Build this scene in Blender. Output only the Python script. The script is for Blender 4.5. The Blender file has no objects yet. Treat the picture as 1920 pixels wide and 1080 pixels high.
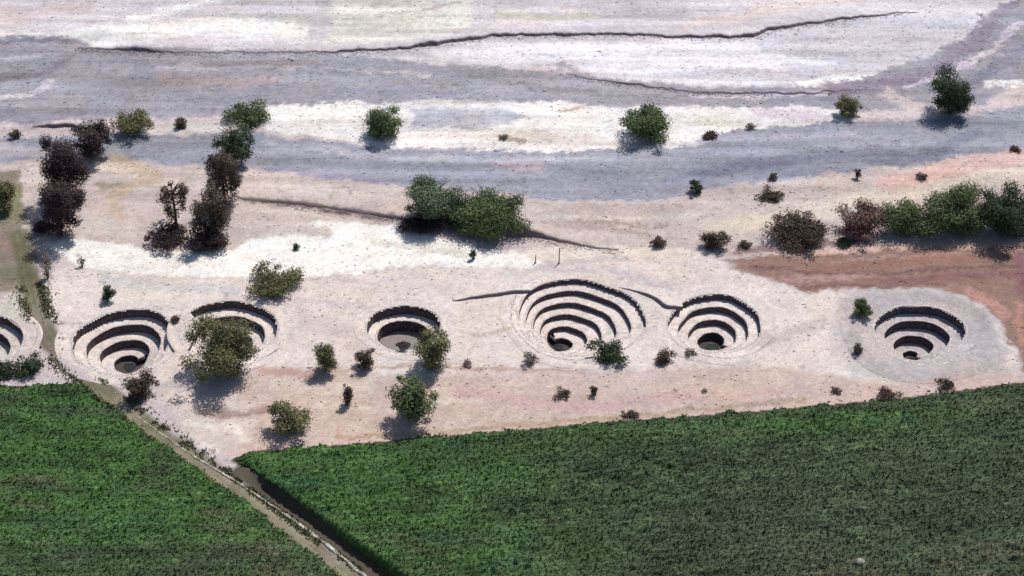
import bpy, math, random
import numpy as np
from mathutils import Vector

R = math.radians
rng = np.random.default_rng(7)
random.seed(7)
scene = bpy.context.scene
COL = scene.collection

# ------------------------------------------------------------------ camera frame (photo is 1920 wide)
PITCH = R(36.0); HFOV = R(28.0)
F = 960 / math.tan(HFOV / 2)
CH = 194.0
cP, sP = math.cos(PITCH), math.sin(PITCH)
_a = PITCH + math.atan(80 / F)
CY = -CH / math.tan(_a)

def ground_at(px, py):
    x = (px - 960) / F; v = (540 - py) / F
    d = (x, cP + v * sP, -sP + v * cP)
    t = CH / -d[2]
    return x * t, CY + d[1] * t

def scale_at(px, py):
    x, y = ground_at(px, py)
    depth = (y - CY) * cP + CH * sP
    return F / depth          # px per metre

def to_px(x, y):
    dy = y - CY
    depth = np.maximum(dy * cP + CH * sP, 5.0)
    up = dy * sP - CH * cP
    return 960 + F * x / depth, 540 - F * up / depth

cam_d = bpy.data.cameras.new('camera'); cam = bpy.data.objects.new('camera', cam_d); COL.objects.link(cam)
cam.location = (0, CY, CH); cam.rotation_euler = (R(90) - PITCH, 0, 0)
cam_d.sensor_width = 36; cam_d.angle = HFOV
cam_d.clip_start = 1; cam_d.clip_end = 20000
scene.camera = cam

# ------------------------------------------------------------------ numpy noise
_T = rng.random((256, 256))
def vnoise(x, y):
    x = np.asarray(x, float); y = np.asarray(y, float)
    xi = np.floor(x).astype(int); yi = np.floor(y).astype(int)
    fx = x - xi; fy = y - yi
    fx = fx * fx * (3 - 2 * fx); fy = fy * fy * (3 - 2 * fy)
    a = _T[xi & 255, yi & 255]; b = _T[(xi + 1) & 255, yi & 255]
    c = _T[xi & 255, (yi + 1) & 255]; d = _T[(xi + 1) & 255, (yi + 1) & 255]
    return (a * (1 - fx) + b * fx) * (1 - fy) + (c * (1 - fx) + d * fx) * fy
def fbm(x, y, o=4):
    s = 0; a = 1; t = 0
    for i in range(o):
        s = s + a * (vnoise(x * 2**i + 17.3 * i, y * 2**i + 9.1 * i) * 2 - 1); t += a; a *= .55
    return s / t
def sstep(a, b, x):
    t = np.clip((x - a) / (b - a), 0, 1); return t * t * (3 - 2 * t)
def seg_dist(x, y, pts):
    """distance to a polyline, and signed side (+ = left of travel)"""
    best = np.full(np.shape(x), 1e9); side = np.zeros(np.shape(x)); par = np.zeros(np.shape(x)); L = 0
    for (ax, ay), (bx, by) in zip(pts[:-1], pts[1:]):
        dx, dy = bx - ax, by - ay; l2 = dx * dx + dy * dy; ln = math.sqrt(l2)
        t = np.clip(((x - ax) * dx + (y - ay) * dy) / l2, 0, 1)
        d = np.hypot(x - ax - t * dx, y - ay - t * dy)
        m = d < best
        best = np.where(m, d, best)
        side = np.where(m, np.sign(dx * (y - ay) - dy * (x - ax)), side)
        par = np.where(m, L + t * ln, par)
        L += ln
    return best, side, par
def in_poly(x, y, pts):
    ins = np.zeros(np.shape(x), bool); n = len(pts)
    for i in range(n):
        x1, y1 = pts[i]; x2, y2 = pts[(i + 1) % n]
        if y1 == y2: continue
        c = ((y1 > y) != (y2 > y)) & (x < (x2 - x1) * (y - y1) / (y2 - y1) + x1)
        ins ^= c
    return ins
def lin(h):
    r = [int(h[i:i + 2], 16) / 255 for i in (1, 3, 5)]
    return np.array([c / 12.92 if c <= .04045 else ((c + .055) / 1.055) ** 2.4 for c in r])

# ------------------------------------------------------------------ ground colours: real patches of sand, gravel, clay, plus a streak of bank shade
K = 0.66       # albedo of a surface whose sunlit colour in the picture is 1
PATCH = [
 # kind, points (photo px, all lying on the ground), colour, softness, width
 ('p', [(-900,-400),(2900,-400),(2900,120),(-900,120)], '#d4cdd0', 8),
 ('l', [(-200,60),(120,80),(260,62),(420,48),(560,60)], '#f3f0ea', 14, 34),
 ('l', [(250,40),(330,18),(420,-8)], '#f2f0ec', 8, 14),
 ('l', [(-100,20),(60,25),(160,10)], '#cdbfc0', 10, 24),
 ('l', [(420,30),(560,40),(620,20)], '#c5c5c3', 12, 18),
 ('p', [(640,-60),(900,-60),(880,60),(700,90),(620,80)], '#e0ddd5', 12),
 ('l', [(720,32),(800,18),(870,2)], '#b5a9aa', 4, 5),
 ('l', [(930,28),(1060,32),(1110,30)], '#d5d0c0', 8, 12),
 ('p', [(1080,-60),(1300,-60),(1280,30),(1100,25)], '#c9c2c8', 14),
 ('l', [(1290,50),(1400,25),(1520,5),(1600,-10)], '#dccfcb', 10, 16),
 ('p', [(1480,40),(1640,20),(1860,30),(1900,60),(1830,90),(1700,150),(1400,165),(1400,90)], '#d3cfd4', 14),
 ('p', [(800,95),(960,80),(1400,78),(1440,100),(1500,150),(1400,165),(1120,150),(1060,120),(900,125)], '#e9e4e8', 12),
 ('l', [(1500,160),(1560,150),(1650,142)], '#fbfbf8', 5, 13),
 ('l', [(1290,92),(1380,96),(1560,118)], '#efedf0', 8, 12),
 ('l', [(1300,128),(1500,138)], '#c6c0c8', 6, 8),
 # grey gravel river arm across the left and centre
 ('p', [(-700,60),(0,66),(135,72),(180,92),(640,97),(820,118),(1060,140),(1300,165),(1560,168),(1700,120),(1800,75),(1880,20),(1960,-60),(2400,-60),(2400,120),(1900,160),(1840,200),(1560,208),(1000,190),(500,196),(400,215),(-700,260)], '#a3a1a9', 5),
 ('l', [(0,82),(60,78),(135,82)], '#878490', 5, 9),
 ('l', [(-60,112),(60,106),(135,100)], '#bfbac4', 5, 7),
 ('l', [(140,88),(300,112),(560,118)], '#a1989c', 6, 10),
 ('l', [(300,128),(520,126),(640,128),(800,136)], '#c8c2c6', 5, 6),
 ('l', [(300,150),(420,158),(500,150)], '#b4a6a6', 8, 20),
 ('l', [(0,150),(90,140),(130,120)], '#8d8893', 8, 16),
 ('l', [(-40,192),(60,178),(110,158)], '#cfc9cf', 5, 7),
 ('l', [(-60,220),(60,225),(140,215)], '#8f8c97', 8, 24),
 ('l', [(640,170),(760,165),(860,180)], '#9d9cac', 6, 14),
 ('l', [(880,140),(1000,165),(1200,180),(1560,186)], '#8f8d92', 4, 7),
 ('l', [(1100,158),(1300,172),(1500,172)], '#9b929c', 4, 4),
 ('l', [(1290,180),(1400,182),(1540,178)], '#c9c0cb', 4, 6),
 ('l', [(1020,140),(1045,118),(1080,140)], '#aea5ae', 6, 14),
 ('l', [(1560,172),(1720,146),(1820,85),(1895,5)], '#978d9c', 6, 24),
 ('l', [(1700,165),(1770,140),(1850,95),(1920,48),(2000,0)], '#d8ccd8', 3, 9),
 ('l', [(1800,165),(1890,112),(1960,70)], '#8e8c9d', 6, 24),
 ('l', [(1850,158),(1960,160)], '#f0f0ee', 4, 9),
 ('l', [(1660,170),(1700,195),(1730,215)], '#cfc2c2', 8, 20),
 # bright sand island strip
 ('p', [(480,200),(640,190),(1000,192),(1300,205),(1400,200),(1560,205),(1600,230),(1500,245),(1400,244),(1300,270),(1100,286),(760,280),(640,262),(500,242)], '#f2eeea', 4),
 ('p', [(760,205),(940,200),(1000,225),(900,245),(770,240)], '#c3c3cb', 8),
 ('l', [(770,195),(900,190),(990,200)], '#d6d1cd', 8, 10),
 ('l', [(790,262),(900,258),(1100,262)], '#f2e6dc', 6, 14),
 ('l', [(1030,210),(1060,206),(1095,200)], '#b5a49c', 3, 5),
 ('l', [(930,262),(975,270)], '#b3a59c', 4, 10),
 ('l', [(1420,212),(1560,222)], '#dccbd5', 8, 16),
 ('l', [(1290,232),(1400,236)], '#e9e6d9', 5, 10),
 ('l', [(250,262),(330,240),(420,235)], '#d9d5d2', 10, 20),
 # blue grey gravel band
 ('p', [(-600,250),(120,258),(360,252),(480,250),(640,268),(760,284),(1100,288),(1300,268),(1400,244),(1560,230),(1730,228),(1920,200),(2500,120),(2500,190),(1920,275),(1650,315),(1400,345),(1250,375),(1000,375),(760,345),(480,320),(220,300),(-600,330)], '#a1a2ae', 4),
 ('l', [(480,322),(640,330),(760,345)], '#a39eae', 6, 14),
 ('l', [(930,306),(1020,312)], '#c2b2ba', 10, 18),
 ('l', [(500,268),(760,300),(1150,300)], '#bdbcc6', 8, 10),
 ('l', [(1250,345),(1400,310),(1560,290),(1730,300),(1830,250)], '#888a9b', 8, 22),
 ('l', [(1060,350),(1200,360),(1300,340)], '#a2a2b2', 6, 18),
 ('l', [(1300,262),(1400,262),(1600,250)], '#b8b3c1', 6, 8),
 ('l', [(-100,270),(60,282),(120,290)], '#c2b9bd', 8, 18),
 # beige flats
 ('p', [(-600,320),(220,300),(480,322),(760,350),(1000,378),(1250,380),(1400,348),(1650,318),(2400,215),(2400,470),(1920,455),(1400,480),(1100,470),(740,425),(440,470),(-600,480)], '#cbbcb6', 8),
 ('l', [(170,300),(260,330),(330,350)], '#dccdbf', 8, 26),
 ('l', [(180,345),(250,352)], '#a39786', 5, 8),
 ('l', [(460,345),(600,350),(720,362)], '#d3c6be', 6, 10),
 ('l', [(460,374),(600,390),(740,412)], '#8f7c7e', 5, 9),  # shade of the embankment face, painted into the ground colour
 ('l', [(210,300),(300,330),(200,372),(230,420)], '#c8b39f', 10, 20),
 ('l', [(240,428),(200,425),(160,430)], '#cfc4bc', 8, 26),
 ('l', [(1010,392),(1300,388)], '#c4b3ae', 6, 16),
 ('l', [(1330,430),(1470,410),(1640,370),(1920,320)], '#dccfbf', 10, 34),
 ('l', [(1660,345),(1800,310),(1960,290)], '#dbb9b0', 10, 30),
 ('l', [(1010,425),(1160,432),(1230,440)], '#b7a59f', 5, 8),
 # white sand strip above the wells
 ('p', [(90,455),(170,450),(300,470),(440,470),(480,425),(640,412),(760,430),(900,470),(1020,480),(1010,500),(760,502),(620,520),(300,512),(150,505)], '#f8f4ee', 6),
 ('l', [(1000,478),(1130,470),(1330,480)], '#e9dccf', 6, 22),
 ('l', [(470,435),(560,430),(610,440)], '#c8bbb5', 8, 22),
 ('l', [(700,455),(800,470),(880,480)], '#dcd8c9', 8, 10),
 ('l', [(720,430),(880,465)], '#f6f2ef', 4, 10),
 # pale gravel terrace of the wells
 ('p', [(60,520),(150,505),(300,514),(620,522),(760,504),(1010,500),(1330,482),(1400,512),(1500,542),(1800,562),(1890,620),(1900,700),(1500,735),(1000,735),(600,700),(480,690),(300,720),(180,720),(110,660),(60,600)], '#e1d4cd', 7),
 ('l', [(200,525),(340,540),(440,545)], '#cdc9c9', 10, 24),
 ('l', [(500,520),(700,530),(800,520)], '#cfc3c3', 8, 8),
 ('l', [(560,600),(640,620),(690,655)], '#d9cac4', 14, 40),
 ('l', [(880,620),(930,628),(960,622)], '#c3b9a8', 5, 8),
 ('l', [(1000,500),(1150,510),(1260,540)], '#cdc4c5', 8, 14),
 ('l', [(1420,650),(1500,610),(1540,600)], '#c9bdb5', 10, 22),
 ('l', [(560,560),(680,575)], '#d2c4c4', 8, 12),
 ('l', [(80,480),(95,520)], '#a59a92', 6, 14),
 ('l', [(150,480),(160,505)], '#b9ada2', 5, 8),
 ('l', [(40,560),(20,600),(10,640)], '#cbc6bb', 12, 60),
 # rusty clay on the right
 ('p', [(1362,486),(1500,474),(1700,462),(1920,452),(2500,430),(2500,690),(1920,712),(1900,660),(1890,610),(1830,570),(1740,548),(1500,542),(1400,508)], '#977b70', 6),
 ('l', [(1380,470),(1500,462),(1640,455)], '#8d7276', 5, 12),
 ('l', [(1470,478),(1640,468),(1920,455)], '#dcbcae', 4, 10),
 ('l', [(1500,505),(1640,498),(1900,480)], '#987468', 6, 12),
 ('l', [(1640,528),(1800,520),(1900,515)], '#8e6a6a', 6, 12),
 ('l', [(1460,520),(1560,522),(1640,515)], '#b59490', 6, 9),
 ('l', [(1800,545),(1860,570),(1890,600)], '#bb9289', 8, 16),
 ('l', [(1915,570),(1925,690)], '#b88d7c', 8, 16),
 ('l', [(1900,480),(1920,540)], '#8e6670', 8, 26),
 # grey gravel heap round the right well
 ('p', [(1570,560),(1640,546),(1760,550),(1840,580),(1885,630),(1880,690),(1800,722),(1700,722),(1600,700),(1560,640)], '#bfb6b5', 12),
 ('l', [(1580,600),(1570,650),(1620,700)], '#d2c8c6', 12, 26),
 ('l', [(1800,700),(1890,700)], '#c4b9b2', 8, 22),
 # pinkish foreground
 ('p', [(470,690),(600,692),(760,705),(1000,700),(1300,690),(1500,690),(1700,728),(1930,705),(1930,745),(1300,790),(640,845),(440,855),(400,780)], '#cdb9ae', 10),
 ('l', [(480,695),(560,700),(600,712)], '#c4a498', 8, 14),
 ('l', [(860,740),(1100,762),(1300,740)], '#cbafa9', 8, 20),
 ('l', [(860,690),(1000,700),(1240,705)], '#d2bdb8', 8, 12),
 ('l', [(700,815),(1000,795),(1300,770)], '#cbb7a4', 6, 14),
 ('l', [(500,715),(620,735),(700,720)], '#d8cabe', 10, 22),
 ('l', [(1350,745),(1600,732),(1900,708)], '#cdb5ac', 8, 14),
 ('p', [(290,735),(400,740),(470,760),(470,800),(440,850),(400,850),(320,790)], '#d9c9c0', 8),
 ('l', [(375,772),(420,778),(500,768)], '#a88f86', 6, 16),
 ('l', [(345,795),(430,800),(460,825)], '#efe4d6', 4, 10),
 ('l', [(390,832),(420,845)], '#efe6d8', 3, 8),
 ('l', [(1420,500),(1560,512),(1700,508),(1900,500)], '#7f5f5c', 3, 5),
 ('l', [(1500,532),(1640,540),(1760,534)], '#85645f', 3, 5),
 ('l', [(1560,490),(1700,484),(1920,470)], '#b38f86', 3, 4),
 ('l', [(480,395),(620,408),(700,420)], '#dccfc4', 4, 5),
 ('l', [(1010,408),(1180,412),(1320,404)], '#ddd0c6', 4, 5),
 ('l', [(1010,418),(1120,421),(1260,424)], '#ad9b95', 3, 4),
 ('l', [(560,700),(700,688),(860,690),(1100,700)], '#bfa597', 4, 6),
 ('l', [(600,760),(720,770),(900,752)], '#d9cbbf', 6, 9),
 ('l', [(640,822),(900,800),(1200,778),(1500,752)], '#b09a86', 4, 8),
 # left verge
 ('p', [(-500,330),(35,320),(45,400),(60,470),(70,545),(-500,560)], '#8e8576', 8),
 ('l', [(-40,350),(25,370),(20,400)], '#8a8869', 8, 34),
 ('l', [(-40,520),(50,515),(60,540)], '#7d7864', 8, 26),
 ('l', [(10,450),(30,470)], '#9a8379', 8, 24),
]
TRACK = [(40,440),(56,520),(66,570),(84,625),(118,668),(160,705),(232,765),(300,820),(380,872),(470,940),(560,1010),(640,1068),(760,1150),(900,1250)]
FIELD_L = [(-900,735),(-40,728),(60,722),(150,722),(214,762),(276,812),(360,870),(454,935),(540,1000),(634,1075),(738,1160),(838,1250),(-900,1250)]
FIELD_R = [(432,862),(470,846),(640,834),(900,812),(1130,792),(1300,780),(1520,762),(1700,745),(1920,716),(2900,640),(2900,1300),(1000,1300),(860,1190),(760,1105),(640,1010),(545,940),(480,893)]

def paint(X, Y):
    px, py = to_px(X, Y)
    n1 = fbm(X * .11, Y * .11); n2 = fbm(X * .13 + 50, Y * .13 + 20)
    m1 = fbm(X * .6, Y * .6, 3); m2 = fbm(X * .6 + 70, Y * .6 + 40, 3)
    f1 = fbm(X * 2.3 + 3, Y * 2.3, 2); qx = px + 24 * n1 + 12 * m1 + 6 * f1; qy = py + 9 * n2 + 6 * m2 + 4 * f1
    c = np.tile(lin('#cdc0c0'), (X.size, 1)).reshape(X.shape + (3,))
    for p in PATCH:
        pts = p[1]; soft = p[3]
        xs = [a for a, b in pts]; ys = [b for a, b in pts]
        mg = soft * 2 + (p[4] if p[0] == 'l' else 0)
        m = (qx > min(xs) - mg) & (qx < max(xs) + mg) & (qy > min(ys) - mg) & (qy < max(ys) + mg)
        if not m.any(): continue
        x, y = qx[m], qy[m]; soft = soft * .7
        d, _, _ = seg_dist(x, y, pts + ([pts[0]] if p[0] == 'p' else []))
        if p[0] == 'p':
            d = np.where(in_poly(x, y, pts), d, -d)
        else:
            d = p[4] / 2 - d
        w = sstep(-soft, soft, d)[:, None]
        if p[0] == 'l': w = w * .9
        c[m] = c[m] * (1 - w) + lin(p[2]) * w
    # wash streaks of the dry river and general mottling
    riv = sstep(430, 330, py)
    st = fbm(X * .035 + Y * .03, Y * .42, 4)
    bl = fbm(X * .3 + 11, Y * .3 + 7, 4); fi = fbm(X * 1.3, Y * 1.3, 2)
    gain = 1 + riv * .40 * st + .13 * bl + .12 * fi + (1 - riv) * .08 * fbm(X * .07, Y * .2)
    speck = (vnoise(X * .9 + 31, Y * 1.1) > .87) * (vnoise(X * .22, Y * .3 + 90) > .52)
    gain = gain * (1 - .22 * speck)
    tint = fbm(X * .16 + 90, Y * .2 + 33, 3)
    dots = fbm(X * 3.1, Y * 3.1, 2); gain = gain * (1 + .16 * dots)
    rill = np.abs(fbm(X * .10 + 5, Y * .55 + 8, 4)); gain = gain * (1 - riv * .16 * (1 - sstep(0, .06, rill)))
    c = c * gain[..., None]
    c[..., 0] *= 1 + .05 * tint; c[..., 2] *= 1 - .06 * tint
    c = c * K
    return np.clip(c, .02, .78)

# ------------------------------------------------------------------ mesh helpers
def link_mesh(name, me, mat, parent=None):
    o = bpy.data.objects.new(name, me); COL.objects.link(o)
    if mat: me.materials.append(mat)
    if parent: o.parent = parent
    return o
def mk(name, V, Fc, mat, parent=None, col=None, smooth=False):
    V = np.asarray(V, np.float32).reshape(-1, 3); Fc = np.asarray(Fc, np.int32)
    me = bpy.data.meshes.new(name)
    k = Fc.shape[1]
    me.vertices.add(len(V)); me.vertices.foreach_set('co', V.ravel())
    me.loops.add(Fc.size); me.loops.foreach_set('vertex_index', Fc.ravel())
    me.polygons.add(len(Fc)); me.polygons.foreach_set('loop_start', np.arange(len(Fc), dtype=np.int32) * k)
    me.update(calc_edges=True)
    if col is not None:
        a = me.color_attributes.new('Col', 'FLOAT_COLOR', 'POINT')
        cc = np.ones((len(V), 4), np.float32); cc[:, :3] = np.asarray(col).reshape(-1, 3)
        a.data.foreach_set('color', cc.ravel())
    if smooth: me.polygons.foreach_set('use_smooth', np.ones(len(Fc), bool))
    me.validate()
    return link_mesh(name, me, mat, parent)
def thing(name, loc, label, cat, group=None):
    o = bpy.data.objects.new(name, None); COL.objects.link(o); o.location = loc
    o.empty_display_size = .5
    o['label'] = label; o['category'] = cat
    if group: o['group'] = group
    return o
def grid_faces(nr, nc, wrap=False):
    i = np.arange(nr - 1)[:, None]; j = np.arange(nc - (0 if wrap else 1))[None, :]
    a = i * nc + j; b = i * nc + (j + 1) % nc
    return np.stack([a, b, b + nc, a + nc], -1).reshape(-1, 4)

# ------------------------------------------------------------------ materials
def nmat(name):
    m = bpy.data.materials.new(name); m.use_nodes = True
    nt = m.node_tree; b = nt.nodes['Principled BSDF']
    b.inputs['Roughness'].default_value = .95
    b.inputs['Specular IOR Level'].default_value = .15
    return m, nt, b
def nd(nt, t, **kw):
    n = nt.nodes.new(t)
    for k, v in kw.items(): setattr(n, k, v)
    return n
def earth_mat(name, amp=.16, scale=2.2, bump=.5):
    m, nt, b = nmat(name); L = nt.links
    at = nd(nt, 'ShaderNodeAttribute', attribute_name='Col')
    geo = nd(nt, 'ShaderNodeNewGeometry')
    n = nd(nt, 'ShaderNodeTexNoise'); n.inputs['Scale'].default_value = scale; n.inputs['Detail'].default_value = 8; n.inputs['Roughness'].default_value = .7
    v = nd(nt, 'ShaderNodeTexVoronoi'); v.inputs['Scale'].default_value = scale * 1.6
    L.new(geo.outputs['Position'], n.inputs['Vector']); L.new(geo.outputs['Position'], v.inputs['Vector'])
    mr = nd(nt, 'ShaderNodeMapRange'); mr.inputs['From Min'].default_value = .25; mr.inputs['From Max'].default_value = .75
    mr.inputs['To Min'].default_value = 1 - amp; mr.inputs['To Max'].default_value = 1 + amp
    L.new(n.outputs['Fac'], mr.inputs['Value'])
    mr2 = nd(nt, 'ShaderNodeMapRange'); mr2.inputs['From Max'].default_value = .8; mr2.inputs['To Min'].default_value = .93; mr2.inputs['To Max'].default_value = 1.06
    L.new(v.outputs['Distance'], mr2.inputs['Value'])
    mu = nd(nt, 'ShaderNodeMath', operation='MULTIPLY'); L.new(mr.outputs[0], mu.inputs[0]); L.new(mr2.outputs[0], mu.inputs[1])
    vm = nd(nt, 'ShaderNodeVectorMath', operation='SCALE'); L.new(at.outputs['Color'], vm.inputs[0]); L.new(mu.outputs[0], vm.inputs['Scale'])
    L.new(vm.outputs[0], b.inputs['Base Color'])
    bp = nd(nt, 'ShaderNodeBump'); bp.inputs['Strength'].default_value = bump; bp.inputs['Distance'].default_value = .12
    L.new(n.outputs['Fac'], bp.inputs['Height']); L.new(bp.outputs[0], b.inputs['Normal'])
    return m
M_earth = earth_mat('dry_gravel_earth', .26, 2.4, .8)
M_soil = earth_mat('damp_field_soil', .25, 1.6, .6)

def stone_mat(name, c1, c2, sc=2.4):
    m, nt, b = nmat(name); L = nt.links
    geo = nd(nt, 'ShaderNodeNewGeometry')
    v = nd(nt, 'ShaderNodeTexVoronoi'); v.inputs['Scale'].default_value = sc
    e = nd(nt, 'ShaderNodeTexVoronoi', feature='DISTANCE_TO_EDGE'); e.inputs['Scale'].default_value = sc
    L.new(geo.outputs['Position'], v.inputs['Vector']); L.new(geo.outputs['Position'], e.inputs['Vector'])
    sp = nd(nt, 'ShaderNodeSeparateColor'); L.new(v.outputs['Color'], sp.inputs[0])
    mx = nd(nt, 'ShaderNodeMix', data_type='RGBA'); mx.inputs[6].default_value = (*c1, 1); mx.inputs[7].default_value = (*c2, 1)
    L.new(sp.outputs[0], mx.inputs[0])
    st = nd(nt, 'ShaderNodeMapRange'); st.inputs['From Max'].default_value = .09; st.inputs['To Min'].default_value = .45; st.inputs['To Max'].default_value = 1
    L.new(e.outputs['Distance'], st.inputs['Value'])
    vm = nd(nt, 'ShaderNodeVectorMath', operation='SCALE'); L.new(mx.outputs[2], vm.inputs[0]); L.new(st.outputs[0], vm.inputs['Scale'])
    L.new(vm.outputs[0], b.inputs['Base Color'])
    bp = nd(nt, 'ShaderNodeBump'); bp.inputs['Strength'].default_value = .8; bp.inputs['Distance'].default_value = .1
    L.new(st.outputs[0], bp.inputs['Height']); L.new(bp.outputs[0], b.inputs['Normal'])
    return m
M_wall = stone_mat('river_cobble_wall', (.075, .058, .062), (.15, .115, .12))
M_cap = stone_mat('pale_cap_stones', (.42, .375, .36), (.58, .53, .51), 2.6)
M_kerb = stone_mat('pale_channel_stones', (.22, .20, .15), (.50, .47, .40), 1.1)

def leaf_mat():
    m, nt, b = nmat('leaves'); L = nt.links
    at = nd(nt, 'ShaderNodeAttribute', attribute_name='Col')
    L.new(at.outputs['Color'], b.inputs['Base Color']); b.inputs['Roughness'].default_value = .7
    tr = nd(nt, 'ShaderNodeBsdfTranslucent'); L.new(at.outputs['Color'], tr.inputs['Color'])
    mx = nd(nt, 'ShaderNodeMixShader'); mx.inputs[0].default_value = .18
    L.new(b.outputs[0], mx.inputs[1]); L.new(tr.outputs[0], mx.inputs[2])
    L.new(mx.outputs[0], nt.nodes['Material Output'].inputs['Surface'])
    return m
M_leaf = leaf_mat()
def bark_mat():
    m, nt, b = nmat('bark'); L = nt.links
    n = nd(nt, 'ShaderNodeTexNoise'); n.inputs['Scale'].default_value = 6
    cr = nd(nt, 'ShaderNodeValToRGB'); cr.color_ramp.elements[0].color = (.06, .045, .035, 1); cr.color_ramp.elements[1].color = (.17, .13, .10, 1)
    L.new(n.outputs['Fac'], cr.inputs[0]); L.new(cr.outputs[0], b.inputs['Base Color'])
    return m
M_bark = bark_mat()
def water_mat():
    m, nt, b = nmat('still_water'); b.inputs['Base Color'].default_value = (.02, .022, .02, 1); b.inputs['Roughness'].default_value = .08
    b.inputs['Specular IOR Level'].default_value = .5
    return m
M_water = water_mat()
def rock_mat():
    m, nt, b = nmat('stones'); at = nd(nt, 'ShaderNodeAttribute', attribute_name='Col'); nt.links.new(at.outputs['Color'], b.inputs['Base Color']); return m
M_rock = rock_mat()

# ------------------------------------------------------------------ wells: spiral pits
class Pit: pass
def pit(cx, cy, apex, p, h, n, end, deep, apron, berm, drift=(0, 0), label='', hand=1):
    """cx,cy photo px of the rim centre on the ground; apex = radius of the innermost wall at its far side"""
    q = Pit(); q.x, q.y = ground_at(cx, cy); q.p = p; q.h = h; q.n = n; q.end = R(end); q.hand = hand
    q.frac = ((q.end - math.pi / 2) * hand / (2 * math.pi)) % 1
    q.r0 = apex - p * q.frac; q.deep = deep; q.apron = apron; q.berm = berm; q.drift = drift; q.label = label
    q.seed = cx * .37; q.pale = cx == 755
    return q
PITS = [
 pit(-52, 650, 1.6, 2.1, 1.5, 3, 38, .8, .6, .05, hand=-1, label='stone spiral well cut off by the left edge of the picture'),
 pit(236, 636, 1.7, 1.95, 1.55, 3, 38, .9, 1.6, .05, hand=-1, label='four-ringed spiral well beside the dirt track, left of the big olive bush'),
 pit(434, 620, 1.4, 2.05, 1.45, 3, -30, .8, 1.2, .05, hand=-1, label='spiral well half hidden behind the big olive bush'),
 pit(755, 614, 3.9, 1.75, 1.7, 1, -30, 2.0, 1.4, .05, (.8, 0), hand=-1, label='small spiral well with one curved wall round a wide dark shaft'),
 pit(1046, 600, 1.2, 1.72, .95, 5, 122, .8, 1.8, .06, (3.7, .9), label='largest spiral well with six close set curved walls, middle of the row'),
 pit(1338, 608, 2.1, 1.75, 1.15, 3, -30, 1.3, 1.5, .05, (.8, 0), hand=-1, label='four-walled spiral well with a low wall trailing off to its left toward the largest well'),
 pit(1716, 623, 1.1, 1.95, 1.55, 3, -25, .7, 4.6, .45, (1.4, 0), hand=-1, label='spiral well inside a grey gravel mound at the right end of the row'),
]
def pit_s(q, th):       # fraction of turn, 0..1, growing outward in the hand direction
    return ((q.end - th) * q.hand / (2 * math.pi)) % 1
def pit_r(q, s, th):
    r = np.maximum(.55, q.r0 + q.p * s)
    return r * (1 + .035 * np.sin(2 * th + q.seed) + .025 * np.sin(3 * th + 2 * q.seed) + .012 * np.sin(7 * th + q.seed)) + .22 * (vnoise(s * 14 + q.seed, 3.3) - .5) * np.sin(np.pi * s) ** 2 + .03 * (vnoise(s * 60, 1.1) - .5)
def pit_c(q, r):
    k = np.clip(r / (q.r0 + q.p * (q.n + 1)), 0, 1.0)
    return q.x + q.drift[0] * k, q.y + q.drift[1] * k
def pit_outer(q, X, Y):
    """radius minus rim radius (negative inside the hole)"""
    cx, cy = pit_c(q, np.array(1e3))
    for _ in range(4):
        dx, dy = X - cx, Y - cy
        th = np.arctan2(dy, dx); fr = pit_s(q, th)
        cx, cy = pit_c(q, pit_r(q, q.n + fr, th))
    return np.hypot(dx, dy) - pit_r(q, q.n + fr, th)

def terrain(X, Y):
    z = .35 * fbm(X * .03, Y * .03, 3) * sstep(30, 60, np.abs(Y) + 0 * X) + .05 * fbm(X * .5, Y * .5, 3)
    return z

# ditch along the right side of the track
TRK = [ground_at(*p) for p in TRACK]
DITCH = [ground_at(*p) for p in [(455,885),(500,915),(560,958),(640,1020),(720,1078),(830,1160),(960,1260)]]
def ditch_cut(X, Y):
    z = np.zeros(X.shape)
    m = (Y < -15) & (X < 20)
    d, _, par = seg_dist(X[m], Y[m], DITCH)
    w = .70 + .02 * par + .2 * (vnoise(par * .6, 2.2) - .5)
    z[m] = -1.5 * sstep(w + .55, w - .25, d) * sstep(0, 5, par)
    return z

def axis(lo, hi, step, far):
    a = list(np.arange(lo, hi + .01, step)); s = step
    x = hi; out = []
    while x < far: s *= 1.35; x += s; out.append(x)
    x = lo; s = step; left = []
    while x > -far: s *= 1.35; x -= s; left.append(x)
    return np.array(left[::-1] + a + out)
gx = axis(-112, 112, .38, 6000); gy = axis(-66, 122, .38, 6000)
GX, GY = np.meshgrid(gx, gy)
GZ = terrain(GX, GY) + ditch_cut(GX, GY)
GC = paint(GX, GY)
# soil colour under the fields
PXg, PYg = to_px(GX, GY)
fl = in_poly(PXg, PYg, FIELD_L) | in_poly(PXg, PYg, FIELD_R)
GC[fl] = np.array([.07, .062, .04]) * (1 + .3 * fbm(GX[fl] * .5, GY[fl] * .5))[:, None]
m = (GY < 30) & (GX < 20)
dt, _, _ = seg_dist(GX[m], GY[m], TRK)
dtn = dt + .45 * fbm(GX[m] * .5, GY[m] * .5)
wt = (sstep(2.4, 1.2, dtn) * (.86 + .2 * fbm(GX[m] * .3 + 7, GY[m] * .3)))[:, None]
rut = np.exp(-((dt - .6) / .22) ** 2) * (.6 + .8 * fbm(GX[m] * .35, GY[m] * .35))
up = sstep(760, 690, PYg[m])[:, None]
oliv = np.stack([.150 + .06 * fbm(GX[m] * .4, GY[m] * .4), .140 + .05 * fbm(GX[m] * .4, GY[m] * .4), .078 + .03 * fbm(GX[m] * .4, GY[m] * .4)], -1)
oliv = oliv * (.82 - .22 * up) * (1 + .55 * rut[:, None])
GC[m] = GC[m] * (1 - wt) + oliv * wt
m2 = (GY < -15) & (GX < 20)
dd, _, _ = seg_dist(GX[m2], GY[m2], DITCH)
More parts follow.
